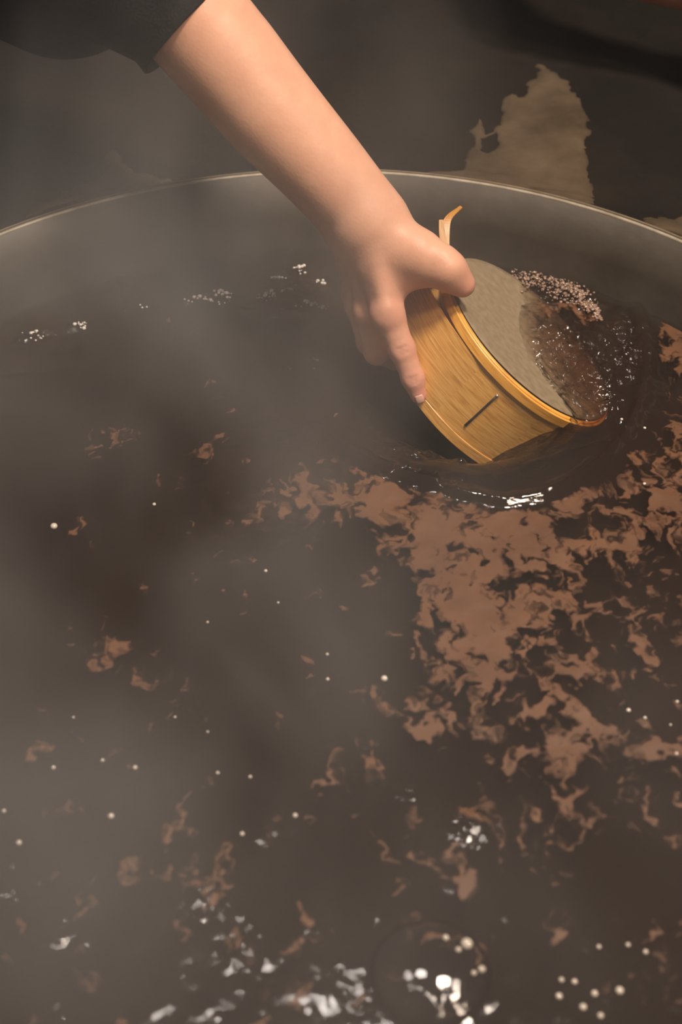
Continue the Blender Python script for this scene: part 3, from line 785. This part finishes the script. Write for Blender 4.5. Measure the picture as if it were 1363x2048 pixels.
# creases of the bent joints
for nme, k_ in (('index', 2), ('index', 3), ('middle', 2)):
    ps, rs = fing[nme]; p = ps[k_]; t = ps[k_ + 1] - ps[k_ - 1]; t /= np.linalg.norm(t)
    v_ = P0 - p; v_ /= np.linalg.norm(v_); s_ = np.cross(t, v_); s_ /= np.linalg.norm(s_); v_ = np.cross(s_, t)
    for o_ in (-.0026, 0, .0026):
        c_ = p + t * o_ + v_ * (rs[k_] + .0004); fld.cut(c_ - s_ * .006, c_ + s_ * .006, .0007, .0012)
V, F = fld.mesh(3)
# ruddiness of knuckles and fingertips (skin colour)
RUDDY = [(fing['index'][0][1], .020, .7), (fing['index'][0][2], .016, .8), (fing['index'][0][3], .015, .8), (fing['index'][0][4], .016, .95), (thumb[0][2], .018, .55), (thumb[0][3], .016, .75),
                  (fing['middle'][0][1], .018, .7), (fing['middle'][0][2], .018, .8), (fing['ring'][0][2], .018, .7), (fing['ring'][0][1], .016, .6), (fing['little'][0][1], .016, .6), (J(750, 560, 1.12), .05, .25)]
# coarse rest of the body, hidden by the shirt; left arm
SHR, SHL = np.array([-.46, 1.30, .27]), np.array([-.20, 1.54, .36])
HIP = np.array([-.46, 1.66, .02])
larm = [SHL, np.array([.16, 1.56, .30]), at(1075, -128, 1.40), at(1265, -72, 1.37), at(1420, -30, 1.35)]
body = Field((-.75, .98, -.20), (.55, 1.90, .62), .006)
body.chain([SHR, arm[0], arm[1]], [.052, .043, .041], .03)
body.chain(larm[:4], [.052, .043, .036, .032], .02)
body.add(SHR * .7 + SHL * .3, HIP, .10, .13, .06); body.add(SHR * .3 + SHL * .7, HIP, .10, .13, .06)
body.add((SHR + SHL) / 2 + np.array([0, 0, .03]), (SHR + SHL) / 2 + np.array([0, -.06, .12]), .055, .055, .04)
hw = larm[-1]; hd = (larm[4] - larm[3]) / np.linalg.norm(larm[4] - larm[3])
V2, F2 = body.mesh(2)
lf = Field(np.minimum(larm[3], hw) - .12, np.maximum(larm[3], hw) + .20, .002)
lf.add(larm[2] * .3 + larm[3] * .7, hw, .034, .027, .01)
sv_ = np.cross(hd, [0, 0, 1]); sv_ /= np.linalg.norm(sv_)
for k, (L_, r_) in enumerate(((.062, .0085), (.075, .0095), (.082, .0100), (.074, .0095))):
    o_ = sv_ * (k - 1.5) * .0185
    kn = hw + hd * .085 + o_ * 1.05
    lf.add(hw + o_ * .5, kn, .018, .0135, .012)
    m_ = kn + hd * L_ * .5 + np.array([0, 0, -.006]); e_ = m_ + hd * L_ * .42 + np.array([0, 0, -.016])
    lf.chain([kn, m_, e_], [.0115, r_, r_ * .8], .005)
tb = hw + hd * .03 - sv_ * -.03
lf.chain([hw + sv_ * .012, hw + hd * .045 + sv_ * .046, hw + hd * .085 + sv_ * .058], [.018, .0125, .0095], .01)
V3, F3 = lf.mesh(2); RUDDY.append((hw, .25, .7))
person = pymesh('person', V, F, M_skin)
def unite(o, v, f):
    t = pymesh('limb', v, f)
    md = o.modifiers.new('u', 'BOOLEAN'); md.operation = 'UNION'; md.solver = 'EXACT'; md.object = t
    me = bpy.data.meshes.new_from_object(o.evaluated_get(bpy.context.evaluated_depsgraph_get()))
    o.modifiers.clear(); o.data = me; tm = t.data; bpy.data.objects.remove(t); bpy.data.meshes.remove(tm)
unite(person, V2, F2); unite(person, V3, F3)
me = person.data; me.polygons.foreach_set('use_smooth', [True] * len(me.polygons))
co = np.empty(len(me.vertices) * 3); me.vertices.foreach_get('co', co); co = co.reshape(-1, 3)
ru = np.full(len(co), .1)
for p, r_, a_ in RUDDY: ru = np.maximum(ru, a_ * np.exp(-((co - p) ** 2).sum(1) / r_ ** 2))
at_ = me.attributes.new('ruddy', 'FLOAT', 'POINT'); at_.data.foreach_set('value', ru.astype(np.float32))
tag(person, 'person in a black shirt reaching down with bare forearm to grip the wooden sieve', 'person')

# fingernail of the index finger
ps, rs = fing['index']
t = ps[4] - ps[3]; t /= np.linalg.norm(t); v_ = P0 - ps[4]; v_ /= np.linalg.norm(v_)
v_ = v_ - t * (v_ @ t); v_ /= np.linalg.norm(v_); s_ = np.cross(t, v_)
nv = []; nf = []
for i in range(7):
    for k in range(7):
        u_ = -.0015 + .0075 * i / 6; w_ = (k / 3 - 1) * .0036 * (1 - .25 * (abs(i / 6 - .45) * 2) ** 3)
        rr_ = rs[4] + .0004 + (rs[3] - rs[4]) * max(0, -u_) / .02
        drop = rr_ - math.sqrt(max(rr_ ** 2 - w_ ** 2, 1e-9)) + max(0, u_ - .001) ** 2 * 60
        nv.append(ps[4] + t * u_ + s_ * w_ + v_ * (rr_ - drop))
for i in range(6):
    for k in range(6): nf.append((i * 7 + k, i * 7 + k + 1, (i + 1) * 7 + k + 1, (i + 1) * 7 + k))
nl = pymesh('fingernail', nv, nf, M_nail, person); md = nl.modifiers.new('thick', 'SOLIDIFY'); md.thickness = .0006

# shirt: torso and sleeves, the right one ending below the elbow
sh = Field((-.78, .95, -.22), (.55, 1.92, .66), .006)
sh.chain([SHR, arm[0]], [.080, .078], .03); sh.chain([SHL, larm[1], larm[1] * .6 + larm[2] * .4], [.066, .058, .050], .03)
sh.add(SHR * .7 + SHL * .3, HIP, .112, .145, .06); sh.add(SHR * .3 + SHL * .7, HIP, .112, .145, .06)
VS, FS = sh.mesh(2)
# sleeve tube with a real open cuff
cx = J(377, 58, 1.086); ax = arm[2] - arm[1]; ax /= np.linalg.norm(ax)
e1 = np.cross(ax, [0, 0, 1.]); e1 /= np.linalg.norm(e1); e2 = np.cross(ax, e1)
sv2 = []; sf = []; ns = 64
a0 = arm[0] - (arm[1] - arm[0]) * .3
secs = [(a0, .078, 0), (arm[0], .0775, .001), (arm[0] * .5 + arm[1] * .5, .0740, .0016), (arm[1], .0650, .0014), (arm[1] * .5 + cx * .5, .0530, .0010), (cx - ax * .012, .0470, .0005), (cx - ax * .0105, .0460, .0003), (cx - ax * .001, .0470, .0003), (cx, .0462, .0003), (cx - ax * .002, .0445, .0003), (cx - ax * .03, .0440, 0)]
for i, (c_, r_, w_) in enumerate(secs):
    for k in range(ns):
        a = 2 * math.pi * k / ns
        rr_ = r_ + w_ * (math.sin(3 * a + i * 1.7) + .6 * math.sin(7 * a + i * 2.3))
        sv2.append(c_ + rr_ * (math.cos(a) * e1 + math.sin(a) * e2))
for i in range(len(secs) - 1):
    for k in range(ns):
        k2 = (k + 1) % ns; sf.append((i * ns + k, i * ns + k2, (i + 1) * ns + k2, (i + 1) * ns + k))
pymesh('shirt', np.concatenate([VS, np.array(sv2)]), FS.tolist() + [tuple(x + len(VS) for x in q_) for q_ in sf], M_shirt, person)['label'] = 'black shirt with the sleeve ending below the elbow'

# ------------------------------------------------------------------ steam over the vat
def rounded_box(name, lo_, hi_, m):
    bm = bmesh.new(); bmesh.ops.create_cube(bm, size=1)
    for w in bm.verts: w.co = Vector([lo_[i] + (w.co[i] + .5) * (hi_[i] - lo_[i]) for i in range(3)])
    bmesh.ops.bevel(bm, geom=bm.edges[:], offset=.04, segments=4, affect='EDGES')
    me = bpy.data.meshes.new(name); bm.to_mesh(me); bm.free()
    return link(name, me, m)
steam = rounded_box('steam', (-.55, .22, .034), (.55, 1.45, .40), M_steam)
tag(steam, 'pale steam drifting over the vat, thickest at its left', 'steam', kind='stuff')
